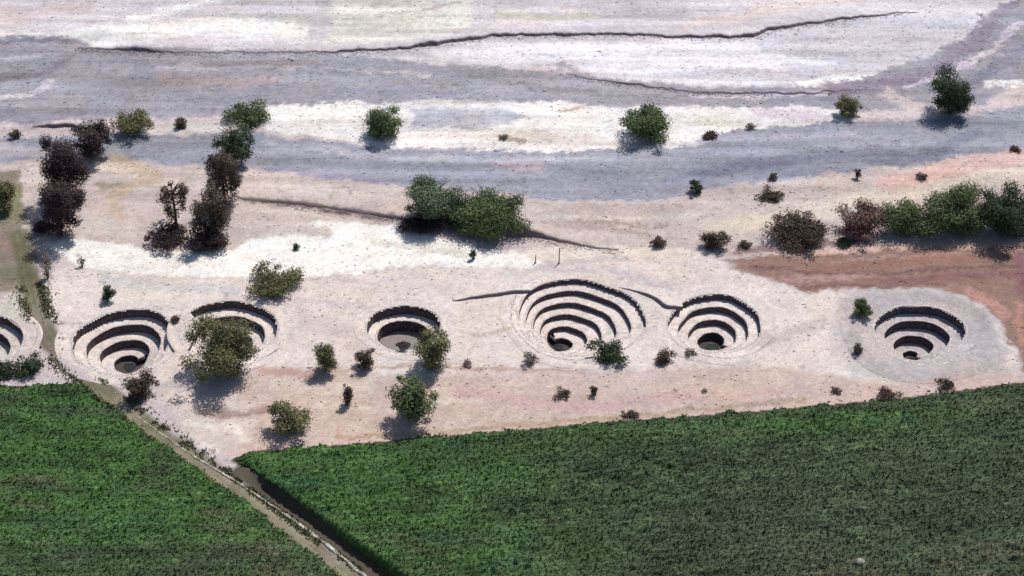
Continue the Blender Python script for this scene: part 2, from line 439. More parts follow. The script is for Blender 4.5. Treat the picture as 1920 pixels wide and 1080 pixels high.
wd = sstep(2.0, 1.2, dd)[:, None]
GC[m2] = GC[m2] * (1 - wd) + np.array([.075, .065, .05]) * wd
ins = np.zeros(GX.shape, bool)
for q in PITS:
    ins |= pit_outer(q, GX, GY) < .30
Fg = grid_faces(len(gy), len(gx)); insf = ins.ravel()
Fg = Fg[~insf[Fg].all(1)]
g = mk('ground', np.stack([GX, GY, GZ], -1), Fg, M_earth, col=GC, smooth=True); g['kind'] = 'structure'

def build_pit(i, q):
    root = thing('spiral_well', (q.x, q.y, 0), q.label, 'well', 'row of spiral stone wells')
    T = 240; n = q.n; H = q.h * n
    def place(V):
        V = np.asarray(V, float).copy(); V[..., 0] -= q.x; V[..., 1] -= q.y; return V
    def zl(s):     # top of the ledge lying outside wall s
        s = np.asarray(s, float)
        fl_ = np.floor(s); z = -H + q.h * (fl_ + sstep(.62, 1.0, s - fl_))
        z = np.where(s < 0, -H - q.deep, z)
        return np.minimum(z, 0)
    zoff = .02 + .006 * i
    def col_at(V, light=1.0):
        return paint(V[..., 0], V[..., 1]) * light
    def ring(s, r, th):
        cx, cy = pit_c(q, pit_r(q, s, th) + 0 * r)
        return cx + r * np.cos(th), cy + r * np.sin(th)
    # stone walls
    S = np.linspace(0, n + .985, T * (n + 1) + 1); TH = q.end - q.hand * 2 * math.pi * S
    r = pit_r(q, S, TH)
    zb = zl(S - 1); zt = np.where(S > n, 0, zl(S))
    zt = np.minimum(zt, 0) + zoff
    jag = .07 * (vnoise(S * 90, 1.7) - .5) * 2
    capz = .015 + jag * .35
    taper = np.clip((zt - zb) / .35, 0, 1)
    rows = []; cols = []
    nr = 5
    for k in range(nr):
        f = k / (nr - 1)
        rr = r + f * .14 + .07 * (vnoise(S * 55 + 13 * k, k * 3.1) - .5)
        zz = zb - .15 + (zt + capz * taper - zb + .15) * f
        x, y = ring(S, rr, TH); rows.append(np.stack([x, y, zz], -1))
    V = np.stack(rows, 0)
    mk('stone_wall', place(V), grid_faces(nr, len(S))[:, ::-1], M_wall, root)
    # coping of pale stones on the wall top
    prof = [(.125, -.10, 0), (.12, .0, 1), (.26, .01, 1), (.40, .0, 1), (.75, -.07, 0)]
    rows = []
    for k, (dr, dz, c) in enumerate(prof):
        rr = r + dr + (.05 * (vnoise(S * 70 + 7 * k, k) - .5) if k > 1 else 0)
        zz = zt + (capz + dz) * np.where(c, taper, 1) + (.05 * (vnoise(S * 80, 5 + k) - .5) if c else 0)
        x, y = ring(S, rr, TH); rows.append(np.stack([x, y, zz], -1))
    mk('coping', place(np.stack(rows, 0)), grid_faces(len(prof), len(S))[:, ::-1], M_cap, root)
    # ledges that wind down
    S2 = np.linspace(0, n, T * n + 1); TH2 = q.end - q.hand * 2 * math.pi * S2
    ra = pit_r(q, S2, TH2) + .1; rb = pit_r(q, S2 + 1, TH2) + .12
    rows = []
    for k in range(6):
        f = k / 5
        rr = ra + (rb - ra) * f
        ca = pit_c(q, ra); cb = pit_c(q, rb)
        x = ca[0] * (1 - f) + cb[0] * f + rr * np.cos(TH2); y = ca[1] * (1 - f) + cb[1] * f + rr * np.sin(TH2)
        z = zl(S2) + zoff + .10 * fbm(x * .8, y * .8) * math.sin(math.pi * f) + .10 * f
        rows.append(np.stack([x, y, z], -1))
    V = np.stack(rows, 0)
    gcol = col_at(V, 1.12) * (1 - .18 * sstep(.1, .5, fbm(V[..., 0] * 1.1, V[..., 1] * 1.1))[..., None])
    mk('ledge', place(V), grid_faces(6, len(S2))[:, ::-1], M_earth, root, gcol, True)
    # floor of the shaft with its pool of water
    th = np.linspace(0, 2 * math.pi, 97)
    rf = pit_r(q, pit_s(q, th), th)
    rows = []
    for f in (0.02, .45, .8, 1.06):
        cx, cy = pit_c(q, rf)
        x = cx + rf * f * np.cos(th); y = cy + rf * f * np.sin(th)
        z = np.full(x.shape, -H - q.deep + .02 + .10 * max(0, f - .5)) + .05 * fbm(x * 2, y * 2)
        rows.append(np.stack([x, y, z], -1))
    V = np.stack(rows, 0)
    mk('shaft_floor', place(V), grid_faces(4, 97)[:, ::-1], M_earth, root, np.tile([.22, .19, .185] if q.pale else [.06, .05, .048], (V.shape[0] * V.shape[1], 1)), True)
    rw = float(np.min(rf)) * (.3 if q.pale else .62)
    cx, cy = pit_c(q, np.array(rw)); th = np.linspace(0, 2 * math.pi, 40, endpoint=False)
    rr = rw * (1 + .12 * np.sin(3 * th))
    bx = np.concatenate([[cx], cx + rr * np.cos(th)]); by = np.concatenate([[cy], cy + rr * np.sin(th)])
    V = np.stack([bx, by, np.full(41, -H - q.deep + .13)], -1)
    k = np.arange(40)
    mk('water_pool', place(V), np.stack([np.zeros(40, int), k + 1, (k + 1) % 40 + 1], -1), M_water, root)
    # end wall where the innermost turn starts
    a = pit_r(q, 0, q.end); b = pit_r(q, 1, q.end) + .2
    pts = []
    for z in (-H - q.deep - .1, -H + .06):
        for rr in (a, b):
            x, y = ring(np.array(0.), rr, q.end); pts.append((float(x), float(y), z))
    pts2 = [(x + .35 * math.sin(q.end) * -q.hand, y + .35 * math.cos(q.end) * q.hand, z) for x, y, z in pts]
    V = place(np.array(pts + pts2))
    mk('end_wall', V, [(0, 1, 3, 2), (4, 6, 7, 5), (2, 3, 7, 6), (0, 2, 6, 4), (1, 5, 7, 3), (0, 4, 5, 1)], M_wall, root)
    # gravel rim outside
    S3 = np.linspace(n, n + 1, T + 1); TH3 = q.end - q.hand * 2 * math.pi * S3
    rr0 = pit_r(q, S3, TH3) + .35
    rows = []; K2 = 16
    for k in range(K2 + 1):
        f = k / K2
        rc = pit_r(q, n + 1.0, TH3) + .3; ro = rc + q.apron * (1 + .10 * np.sin(2 * TH3 + q.seed) + .05 * np.sin(5 * TH3))
        rad = rr0 + (ro - rr0) * f
        cx, cy = pit_c(q, rad)
        x = cx + rad * np.cos(TH3); y = cy + rad * np.sin(TH3)
        z = terrain(x, y) * min(1, f * 2) + zoff + q.berm * np.sin(math.pi * np.clip((rad - rc) / (ro - rc), 0, 1)) ** 1.3 * (.8 + .5 * fbm(x * .4, y * .4))
        if k == 0: z = np.full(x.shape, zoff - .01)
        if k == K2: z = terrain(x, y) - .06
        rows.append(np.stack([x, y, z], -1))
    V = np.stack(rows, 0)
    mk('gravel_rim', place(V), grid_faces(K2 + 1, len(S3))[:, ::-1], M_earth, root, col_at(V), True)
for i, q in enumerate(PITS): build_pit(i, q)

# ------------------------------------------------------------------ banks and low walls: scarp ribbons
def smooth_line(pts, step=.35):
    P = [np.array(p, float) for p in pts]; P = [2 * P[0] - P[1]] + P + [2 * P[-1] - P[-2]]
    out = []
    for a, b, c, d in zip(P[:-3], P[1:-2], P[2:-1], P[3:]):
        n = max(2, int(np.hypot(*(c - b)) / step))
        for i in range(n):
            t = i / n
            out.append(.5 * ((2 * b) + (-a + c) * t + (2 * a - 5 * b + 4 * c - d) * t * t + (-a + 3 * b - 3 * c + d) * t**3))
    out.append(P[-2]); return np.array(out)
def scarp(name, pxs, hs, back, mat_front, dark, front_w=.3, rough=.25):
    P = smooth_line([ground_at(*p) for p in pxs]); n = len(P)
    tan = np.gradient(P, axis=0); tan /= np.linalg.norm(tan, axis=1)[:, None]
    nor = np.stack([-tan[:, 1], tan[:, 0]], -1)              # left of travel = away from the camera when drawn left to right
    u = np.linspace(0, 1, n); ctrl = np.linspace(0, 1, len(hs))
    h = np.interp(u, ctrl, hs) * (1 + .35 * (vnoise(u * n * .12, 4.4) - .5) * 2)
    off = rough * 2 * (fbm(P[:, 0] * .5, P[:, 1] * .5) + .4 * fbm(P[:, 0] * 2, P[:, 1] * 2))
    rows = []; prof = [(-.12, -.2), (.05, .25), (front_w * .55, .7), (front_w, 1.0), (front_w + .5, 1.03), (front_w + back * .3, .8), (front_w + back * .65, .35), (front_w + back, -.12)]
    fine = prof[:5]
    for a, b in zip(prof[4:-1], prof[5:]):
        m_ = max(1, int((b[0] - a[0]) / .45)); fine += [(a[0] + (b[0] - a[0]) * (t + 1) / m_, a[1] + (b[1] - a[1]) * (t + 1) / m_) for t in range(m_)]
    prof = fine
    for k, (d, z) in enumerate(prof):
        j = off + (.12 * (vnoise(u * n * .8 + 9 * k, k) - .5) if k in (1, 2, 3) else 0)
        q = P + nor * (d + j)[:, None]
        zz = terrain(q[:, 0], q[:, 1]) + (h * z if z > 0 else z)
        rows.append(np.stack([q[:, 0], q[:, 1], zz], -1))
    V = np.stack(rows, 0)
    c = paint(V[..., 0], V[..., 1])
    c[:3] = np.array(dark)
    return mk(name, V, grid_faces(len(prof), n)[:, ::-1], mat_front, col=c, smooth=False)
def T(o, label, cat, group=None):
    o['label'] = label; o['category'] = cat
    if group: o['group'] = group
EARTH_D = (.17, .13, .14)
BANKS = [[(150,90),(340,100),(520,98),(700,96),(850,79),(940,68),(1180,66),(1400,70),(1450,57),(1560,40),(1700,24)],
         [(430,368),(560,385),(660,398),(740,412),(920,440),(1010,447),(1100,464),(1160,470)],
         [(1060,138),(1140,153),(1300,172),(1420,176),(1600,168)]]
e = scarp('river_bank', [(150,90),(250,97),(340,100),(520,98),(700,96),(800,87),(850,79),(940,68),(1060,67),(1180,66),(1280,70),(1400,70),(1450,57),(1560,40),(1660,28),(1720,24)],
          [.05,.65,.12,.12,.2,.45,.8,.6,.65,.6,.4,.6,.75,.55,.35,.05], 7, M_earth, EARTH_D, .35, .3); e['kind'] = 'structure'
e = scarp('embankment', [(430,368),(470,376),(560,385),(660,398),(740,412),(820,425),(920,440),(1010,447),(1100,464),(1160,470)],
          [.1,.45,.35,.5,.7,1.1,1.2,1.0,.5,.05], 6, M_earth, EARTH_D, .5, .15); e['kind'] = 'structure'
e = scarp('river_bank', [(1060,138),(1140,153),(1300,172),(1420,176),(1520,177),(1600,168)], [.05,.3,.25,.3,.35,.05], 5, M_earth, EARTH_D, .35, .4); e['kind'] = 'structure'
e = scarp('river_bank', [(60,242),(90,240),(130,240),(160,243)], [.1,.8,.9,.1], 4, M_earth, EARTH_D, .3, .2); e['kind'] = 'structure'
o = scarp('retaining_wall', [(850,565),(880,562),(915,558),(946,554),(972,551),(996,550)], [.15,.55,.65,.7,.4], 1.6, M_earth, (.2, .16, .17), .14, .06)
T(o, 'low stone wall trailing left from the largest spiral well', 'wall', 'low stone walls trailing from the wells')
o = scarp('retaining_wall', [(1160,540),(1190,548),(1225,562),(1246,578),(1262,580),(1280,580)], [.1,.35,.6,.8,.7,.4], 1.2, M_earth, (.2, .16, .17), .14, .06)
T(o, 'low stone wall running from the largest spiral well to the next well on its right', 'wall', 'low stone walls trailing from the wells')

# kerb of pale stones along the ditch
def kerb():
    P = smooth_line([ground_at(*p) for p in [(222,752),(300,812),(380,866),(450,908),(520,955),(590,1005),(660,1062),(740,1130),(830,1210)]], .3)
    n = len(P); tan = np.gradient(P, axis=0); tan /= np.linalg.norm(tan, axis=1)[:, None]
    nor = np.stack([-tan[:, 1], tan[:, 0]], -1)
    u = np.linspace(0, 1, n); w = .08 + .22 * u; h = .03 + .24 * u
    w = w * (1 + 1.1 * (vnoise(u * n * .25, 8.8) - .5)); h = h * (1 + 1.5 * (vnoise(u * n * .4, 2.8) - .5))
    rows = []
    for k, (d, z) in enumerate([(-1, -.3), (-.85, .7), (-.3, 1), (.4, .95), (.9, .7), (1, -.3)]):
        j = .08 * (vnoise(u * n * .9 + 5 * k, k) - .5)
        q = P + nor * (d * w + j + .12 * fbm(P[:, 0], P[:, 1]))[:, None]
        rows.append(np.stack([q[:, 0], q[:, 1], terrain(q[:, 0], q[:, 1]) + np.where(z > 0, h * z, z)], -1))
    o = mk('stone_kerb', np.stack(rows, 0), grid_faces(6, n)[:, ::-1], M_kerb)
    T(o, 'line of pale stones edging the dirt track beside the dark ditch', 'kerb')
kerb()

# ------------------------------------------------------------------ crops
def crop(name, poly, lo, hi, seed, hmul):
    st = .24
    xs = np.arange(lo[0], hi[0], st); ys = np.arange(lo[1], hi[1], st)
    X, Y = np.meshgrid(xs, ys)
    X = X + .08 * (rng.random(X.shape) - .5); Y = Y + .08 * (rng.random(X.shape) - .5)
    px, py = to_px(X, Y)
    wx = px + 14 * fbm(X * .4, Y * .4, 3) + 8 * (rng.random(X.shape) - .5); wy = py + 10 * fbm(X * .35 + 9, Y * .35, 3) + 6 * (rng.random(X.shape) - .5)
    ins = in_poly(wx, wy, poly)
    if seed == 1:
        dd, _, _ = seg_dist(X, Y, DITCH); ins &= dd > 1.05
    big = fbm(X * .07 + seed, Y * .16, 4); mid = fbm(X * .35 + seed, Y * .8, 3); row = .5 + .5 * np.sin((Y + (.0 if seed == 0 else -.16) * X) * 2 * math.pi / 1.25 + 1.6 * fbm(X * .05, Y * .05))
    gap = fbm(X * .18 + 5, Y * .42 + seed * 9, 3)
    hgt = (.22 + .12 * mid + .20 * row + .13 * (rng.random(X.shape) - .35)) * hmul * (1 - .75 * sstep(.28, .5, gap))
    Z = terrain(X, Y) + ditch_cut(X, Y) + hgt
    edge, _, _ = seg_dist(wx, wy, poly + [poly[0]]); hgt = hgt * (.25 + .75 * sstep(0, 16, edge))
    Z = terrain(X, Y) + ditch_cut(X, Y) + hgt
    # crop colour: patches of lush, yellowish and thin brown growth
    lush = np.array([.047, .102, .029]); dull = np.array([.049, .071, .036]); brown = np.array([.070, .060, .038]); teal = np.array([.036, .088, .040])
    if seed == 0:
        wb = sstep(-.05, .35, big + .55 * np.exp(-((px - 90) / 190) ** 2 - ((py - 905) / 55) ** 2) - .42 + .35 * np.exp(-((px - 420 - (py - 980) * .9) / 60) ** 2))
        wd = sstep(.0, .6, fbm(X * .12 + 3, Y * .3 + 8)) * .8 + .45 * sstep(960, 1080, py)
    else:
        wb = sstep(.12, .6, big) * .55 + .7 * sstep(1010, 1075, py) * sstep(1350, 1700, px) * sstep(-.3, .3, fbm(X * .1, Y * .2)) 
        wd = sstep(650, 1350, px + 260 * fbm(X * .08, Y * .15 + 4)) * .95
        wd = wd * .9 + .5 * sstep(880, 1060, py) * sstep(900, 1500, px)
        wd = wd * (1 - .85 * np.exp(-((px - 1560) / 330) ** 2 - ((py - 797 + (px - 1560) * .06) / 24) ** 2))
        wb = np.clip(wb, 0, 1)
    wd = np.clip(wd, 0, 1); wb = np.clip(wb, 0, 1) * (.6 if seed == 0 else .8)
    wt = sstep(.1, .6, fbm(X * .1 + 40, Y * .25 + 14)) * .7
    C = lush + 0 * X[..., None]
    C = C * (1 - wt[..., None]) + teal * wt[..., None]
    C = C * (1 - wd[..., None]) + dull * wd[..., None]
    C = C * (1 - wb[..., None]) + brown * wb[..., None]
    C = C * (1 + .30 * mid + .30 * (rng.random(X.shape) - .5) + .10 * (row - .5) + .25 * big + .45 * fbm(X * .16 + 61, Y * .5 + 3, 3))[..., None]
    C = C * (1.0 + .75 * (vnoise(X * 1.4 + 70, Y * 2.4) > .84)[..., None])
    C = np.clip(C * 1.1, .008, .4)
    nr, nc = X.shape
    Fc = grid_faces(nr, nc); iv = ins.ravel()
    Fc = Fc[iv[Fc].all(1)]
    # leaf tufts standing out of the canopy
    idx = np.flatnonzero(iv); idx = idx[rng.random(len(idx)) < .55]
    cx, cy, cz, cc = X.ravel()[idx], Y.ravel()[idx], Z.ravel()[idx], C.reshape(-1, 3)[idx]
    n = len(idx); a = rng.random(n) * 6.283; L = .16 + .20 * rng.random(n); tl = .15 + .5 * rng.random(n)
    dx, dy = np.cos(a), np.sin(a)
    p0 = np.stack([cx - dy * L * .45, cy + dx * L * .45, cz - .03], -1)
    p1 = np.stack([cx + dy * L * .45, cy - dx * L * .45, cz - .03], -1)
    p2 = np.stack([cx + dx * L * .9, cy + dy * L * .9, cz + L * tl], -1)
    p3 = np.stack([cx - dx * L * .5, cy - dy * L * .5, cz + L * tl * .8], -1)
    TV = np.stack([p0, p1, p2, p3], 1).reshape(-1, 3)
    base = X.size
    k = np.arange(n) * 4 + base
    TF = np.stack([k, k + 1, k + 2, k + 3], -1)
    TC = np.repeat(cc * (1 + .45 * (rng.random((n, 1)) - .4)), 4, 0)
    V = np.concatenate([np.stack([X, Y, Z], -1).reshape(-1, 3), TV]); Fc = np.concatenate([Fc, TF]); CC = np.concatenate([C.reshape(-1, 3), TC])
    used = np.zeros(len(V), bool); used[Fc.ravel()] = True
    mp = np.cumsum(used) - 1
    o = mk(name, V[used], mp[Fc], M_leaf, col=CC[used]); o['kind'] = 'stuff'
    return o
o = crop('crop_field', FIELD_L, (-92, -66), (-5, -8), 0, 1.0); o['label'] = 'patchy low green crop left of the dirt track'; o['category'] = 'crop'
o = crop('crop_field', FIELD_R, (-46, -66), (92, -5), 1, 1.5); o['label'] = 'dense dark green crop filling the foreground right of the ditch'; o['category'] = 'crop'

# grass along the track verges
def verge():
    pts = []; cols = []
    n = 16000
    P = smooth_line(TRK, .5); i = rng.integers(int(len(P) * .12), len(P) - 1, n)
    tan = np.gradient(P, axis=0); tan /= np.linalg.norm(tan, axis=1)[:, None]
    side = np.where(rng.random(n) < .62, 1, -1); off = (1.15 + .75 * np.abs(rng.normal(size=n))) * side
    c = P[i] + np.stack([tan[i, 1], -tan[i, 0]], -1) * -off[:, None] + rng.normal(size=(n, 2)) * .3
    keep = fbm(c[:, 0] * .4, c[:, 1] * .4) > -.15
    for q in PITS: keep &= pit_outer(q, c[:, 0], c[:, 1]) > 1.5
    c = c[keep]
    dd, _, _ = seg_dist(c[:, 0], c[:, 1], DITCH); c = c[dd > 1.3]; n = len(c)
    z = terrain(c[:, 0], c[:, 1])
    V = []; a = rng.random(n) * 6.283; L = .12 + .22 * rng.random(n)
    p0 = np.stack([c[:, 0] - np.sin(a) * L * .5, c[:, 1] + np.cos(a) * L * .5, z - .02], -1)
    p1 = np.stack([c[:, 0] + np.sin(a) * L * .5, c[:, 1] - np.cos(a) * L * .5, z - .02], -1)
    p2 = np.stack([c[:, 0] + np.cos(a) * L * .6, c[:, 1] + np.sin(a) * L * .6, z + L * 1.1], -1)
    V = np.stack([p0, p1, p2], 1).reshape(-1, 3); k = np.arange(n) * 3
    col = np.array([.12, .13, .055]) * (1 + .8 * (rng.random((n, 1)) - .5))
    o = mk('grass', V, np.stack([k, k + 1, k + 2], -1), M_leaf, col=np.repeat(col, 3, 0)); o['kind'] = 'stuff'
    o['label'] = 'dry olive grass fringing the dirt track'; o['category'] = 'grass'
verge()

# loose stones
def stones():
    n = 26000
    x = rng.uniform(-105, 105, n); y = rng.uniform(-32, 120, n)
    near = []
    for ln, k in ((BANKS[0], 2600), (BANKS[1], 1500), (BANKS[2], 700)):
        P = smooth_line([ground_at(*p) for p in ln], .5); i = rng.integers(0, len(P), k)
        near.append(P[i] + np.stack([rng.normal(size=k) * .5, -np.abs(rng.normal(size=k)) * .7 + .1], -1))
    near = np.concatenate(near); x = np.concatenate([x, near[:, 0]]); y = np.concatenate([y, near[:, 1]]); nn0 = n; n = len(x)
    px, py = to_px(x, y)
    ok = ~(in_poly(px, py, FIELD_L) | in_poly(px, py, FIELD_R))
    for q in PITS: ok &= pit_outer(q, x, y) > .6
    dens = fbm(x * .09, y * .2) + .3 * fbm(x * .5, y * .5)
    ok &= (dens + .5 * rng.random(n) > .12) | (np.arange(n) >= nn0)
    x, y, px, py = x[ok], y[ok], px[ok], py[ok]; n = len(x)
    s = .05 + .14 * rng.random(n) ** 3 + .16 * (rng.random(n) < .03) * rng.random(n)
    base = np.array([[1, 0, 0], [.3, .9, 0], [-.8, .6, 0], [-.8, -.6, 0], [.3, -.9, 0], [.1, 0, .8], [0, 0, -.6]])
    F0 = np.array([[0, 1, 5], [1, 2, 5], [2, 3, 5], [3, 4, 5], [4, 0, 5], [1, 0, 6], [2, 1, 6], [3, 2, 6], [4, 3, 6], [0, 4, 6]])
    a = rng.random(n) * 6.283; ca, sa = np.cos(a)[:, None], np.sin(a)[:, None]
    b = base[None] * (1 + .35 * (rng.random((n, 7, 3)) - .5))
    vx = (b[..., 0] * ca - b[..., 1] * sa) * s[:, None] * 1.3; vy = (b[..., 0] * sa + b[..., 1] * ca) * s[:, None]
    V = np.stack([x[:, None] + vx, y[:, None] + vy, terrain(x, y)[:, None] + b[..., 2] * s[:, None] * .8 + .01], -1).reshape(-1, 3)
    Fc = (F0[None] + (np.arange(n) * 7)[:, None, None]).reshape(-1, 3)
    c = paint(x, y) * (.72 + .55 * rng.random((n, 1)))
    o = mk('stones', V, Fc, M_rock, col=np.repeat(np.clip(c, .03, .7), 7, 0)); o['kind'] = 'stuff'
    o['label'] = 'loose river stones scattered over the dry ground'; o['category'] = 'stones'
stones()

# ------------------------------------------------------------------ plants
def tube(path, r0, r1, sides=6):
    P = np.array(path, float); n = len(P); V = []; Fc = []
    for i, p in enumerate(P):
        t = P[min(i + 1, n - 1)] - P[max(i - 1, 0)]; t /= np.linalg.norm(t) + 1e-9
        u = np.cross(t, [.3, .9, .1]); u /= np.linalg.norm(u) + 1e-9; w = np.cross(t, u)
        r = r0 + (r1 - r0) * i / (n - 1)
        for k in range(sides):
            a = 2 * math.pi * k / sides; V.append(p + r * (u * math.cos(a) + w * math.sin(a)))
    for i in range(n - 1):
        for k in range(sides):
            Fc.append((i * sides + k, i * sides + (k + 1) % sides, (i + 1) * sides + (k + 1) % sides, (i + 1) * sides + k))
    return np.array(V), np.array(Fc)
def join(parts):
    V = []; Fc = []; o = 0
    for v, f in parts:
        V.append(v); Fc.append(f + o); o += len(v)
    return np.concatenate(V), np.concatenate(Fc)
GREEN = dict(
 green=(.080, .108, .045), olive=(.125, .130, .062), pale=(.105, .138, .088), dark=(.040, .058, .032),
 brown=(.085, .066, .052), rust=(.12, .075, .065), dusk=(.055, .038, .040), grey=(.16, .14, .12))
def foliage(W, D, H, z0, tone, dens, seed, lobes=None, leaf=.22, sparse=0.0, lean=(0, 0), tall=False):
    g = np.random.default_rng(seed)
    nl = lobes or max(6, int(6 + 1.1 * W)); L = []
    for i in range(nl):
        for _ in range(60):
            p = g.uniform(-1, 1, 3)
            if np.linalg.norm(p) < 1 and (z0 > .6 or p[2] > -.85): break
        rad = g.uniform(.18, .46) * (1 if nl < 12 else .9)
        p = p * (1 - rad * .55) * .95
        if tall:
            f = (i + .5) / nl * 2 - 1
            p = np.array([g.uniform(-.5, .5), g.uniform(-.5, .5), f * .86]) * np.array([1 - .35 * max(f, 0), 1, 1])
            rad = np.array([.5, .5, .15]) * g.uniform(.8, 1.2)
        L.append((p, rad, g.uniform(.75, 1.25)))
    if z0 <= .6:
        L.append((np.array([0, 0, -.45]), .55, 1.0))
        L.append((np.array([.1, 0, .1]), .50, 1.0))
    P = []; Cc = []; N = []
    base = np.array(GREEN[tone]) * (1.18 if tone not in ('dusk', 'brown') else 1.0)
    for p, rad, tn in L:
        area = 4 * math.pi * (float(np.mean(np.square(rad)))) * ((W * D + D * H + W * H) / 12)
        n = int(area * dens / (leaf * leaf * .9))
        d = g.normal(size=(n, 3)); d /= np.linalg.norm(d, axis=1)[:, None]
        rr = (g.random(n) ** .35) * (1 + .16 * g.normal(size=n))
        q = p + d * rr[:, None] * rad
        nn = .5 * vnoise(q[:, 0] * 5 + seed, q[:, 1] * 5 - q[:, 2] * 6) + .5 * vnoise(q[:, 0] * 6 - q[:, 1] * 5 + 40, q[:, 2] * 6 + seed)
        nn = (nn - .5) * 1.4 + .5
        k = nn > sparse
        q, d = q[k], d[k]
        P.append(q); N.append(d)
        hue = 1 + .25 * (g.random((len(q), 1)) - .5)
        c = base * tn * hue * (1 + .55 * (g.random((len(q), 1)) - .5))
        c[:, 0] *= 1 + .25 * (g.random(len(q)) - .4)
        Cc.append(c)
    P = np.concatenate(P); Cc = np.concatenate(Cc); N = np.concatenate(N)
    zz = P[:, 2] * H / 2 + z0 + H / 2
    wid = 1.0
    c = np.stack([P[:, 0] * W / 2 * wid + lean[0] * (zz / (z0 + H)), P[:, 1] * D / 2 * wid + lean[1] * (zz / (z0 + H)), zz], -1)
    k = c[:, 2] > .05; c, Cc, N = c[k], Cc[k], N[k]
    n = len(c); s = leaf * (.55 + .8 * g.random(n))
    nd_ = N * .8 + np.array([0, 0, .35]) + .42 * g.normal(size=(n, 3)); nd_ /= np.linalg.norm(nd_, axis=1)[:, None]
    u = np.cross(nd_, g.normal(size=(n, 3))); u /= np.linalg.norm(u, axis=1)[:, None] + 1e-9; w = np.cross(nd_, u)
    V = np.stack([c - u * s[:, None] * .7, c - w * s[:, None] * .42, c + u * s[:, None] * .7, c + w * s[:, None] * .42 + nd_ * s[:, None] * .15], 1).reshape(-1, 3)
    Fc = np.arange(n * 4).reshape(-1, 4)
    return V, Fc, np.repeat(np.clip(Cc, .008, .4), 4, 0)
NP = [0]
def plant(kind, cx, cy, w, h, tone, label, group, tall=False, sparse=.12, dens=1.0, lean=0, z0f=0.0):
    """cx,cy,w,h: where the crown lies in the photo"""
    NP[0] += 1; seed = 100 + NP[0]; g = random.Random(seed)
    by = cy + h * .35
    w *= 1.17; h *= 1.15; cy -= h * .02
    for _ in range(4):
        s = scale_at(cx, by); W = w / s
        pit_ = PITCH + math.atan((cy - 540) / F)
        D = W if not tall else min(W, h / s * .5)
        hv = h / s
        H = math.sqrt(max(.2 * hv * hv, hv * hv - (D * math.sin(pit_)) ** 2)) / math.cos(pit_)
        z0 = z0f * H
        by = cy + (H / 2 + z0) * math.cos(pit_) * s
    x, y = ground_at(cx - lean * s, by)
    root = thing(kind, (x, y, float(terrain(np.array([x]), np.array([y]))[0])), label, 'tree' if 'tree' in kind else 'shrub', group)
    leaf = .11 + .016 * min(W, 8)
    V, Fc, C = foliage(W, D, H, z0, tone, dens, seed, leaf=leaf, sparse=sparse, lean=(lean, 0), lobes=(22 if tall else None), tall=tall)
    mk('crown' if 'tree' in kind else 'foliage', V, Fc, M_leaf, root, C)
    parts = []
    top = z0 + H
    if 'tree' in kind:
        tr = .09 + .022 * top
        path = [(0, 0, -.2), (.1 * g.uniform(-1, 1), .1, top * .25), (lean * .5, g.uniform(-.2, .2), top * .55), (lean * .85, 0, top * (.8 if not tall else .9))]
        parts.append(tube(path, tr, tr * .25, 8))
        for k in range(9):
            a = g.uniform(0, 6.28); f = g.uniform(.25, .7); z = top * f; l = W * g.uniform(.28, .46)
            bx = lean * f
            parts.append(tube([(bx, 0, z), (bx + math.cos(a) * l * .5, math.sin(a) * l * .5, z + l * .15), (bx + math.cos(a) * l * .85, math.sin(a) * l * .85, z + l * .3)], tr * .45, tr * .1, 5))
        v, f = join(parts); mk('trunk', v, f, M_bark, root)
    else:
        ns = max(4, min(9, int(3 + W)))
        for k in range(ns):
            a = 6.28 * k / ns + g.uniform(-.3, .3); l = W * g.uniform(.2, .40)
            parts.append(tube([(.05 * math.cos(a), .05 * math.sin(a), -.1), (math.cos(a) * l * .4, math.sin(a) * l * .4, top * .4), (math.cos(a) * l, math.sin(a) * l, top * .68)], .03 + .012 * W, .012, 5))
        v, f = join(parts); mk('stems', v, f, M_bark, root)
    return root

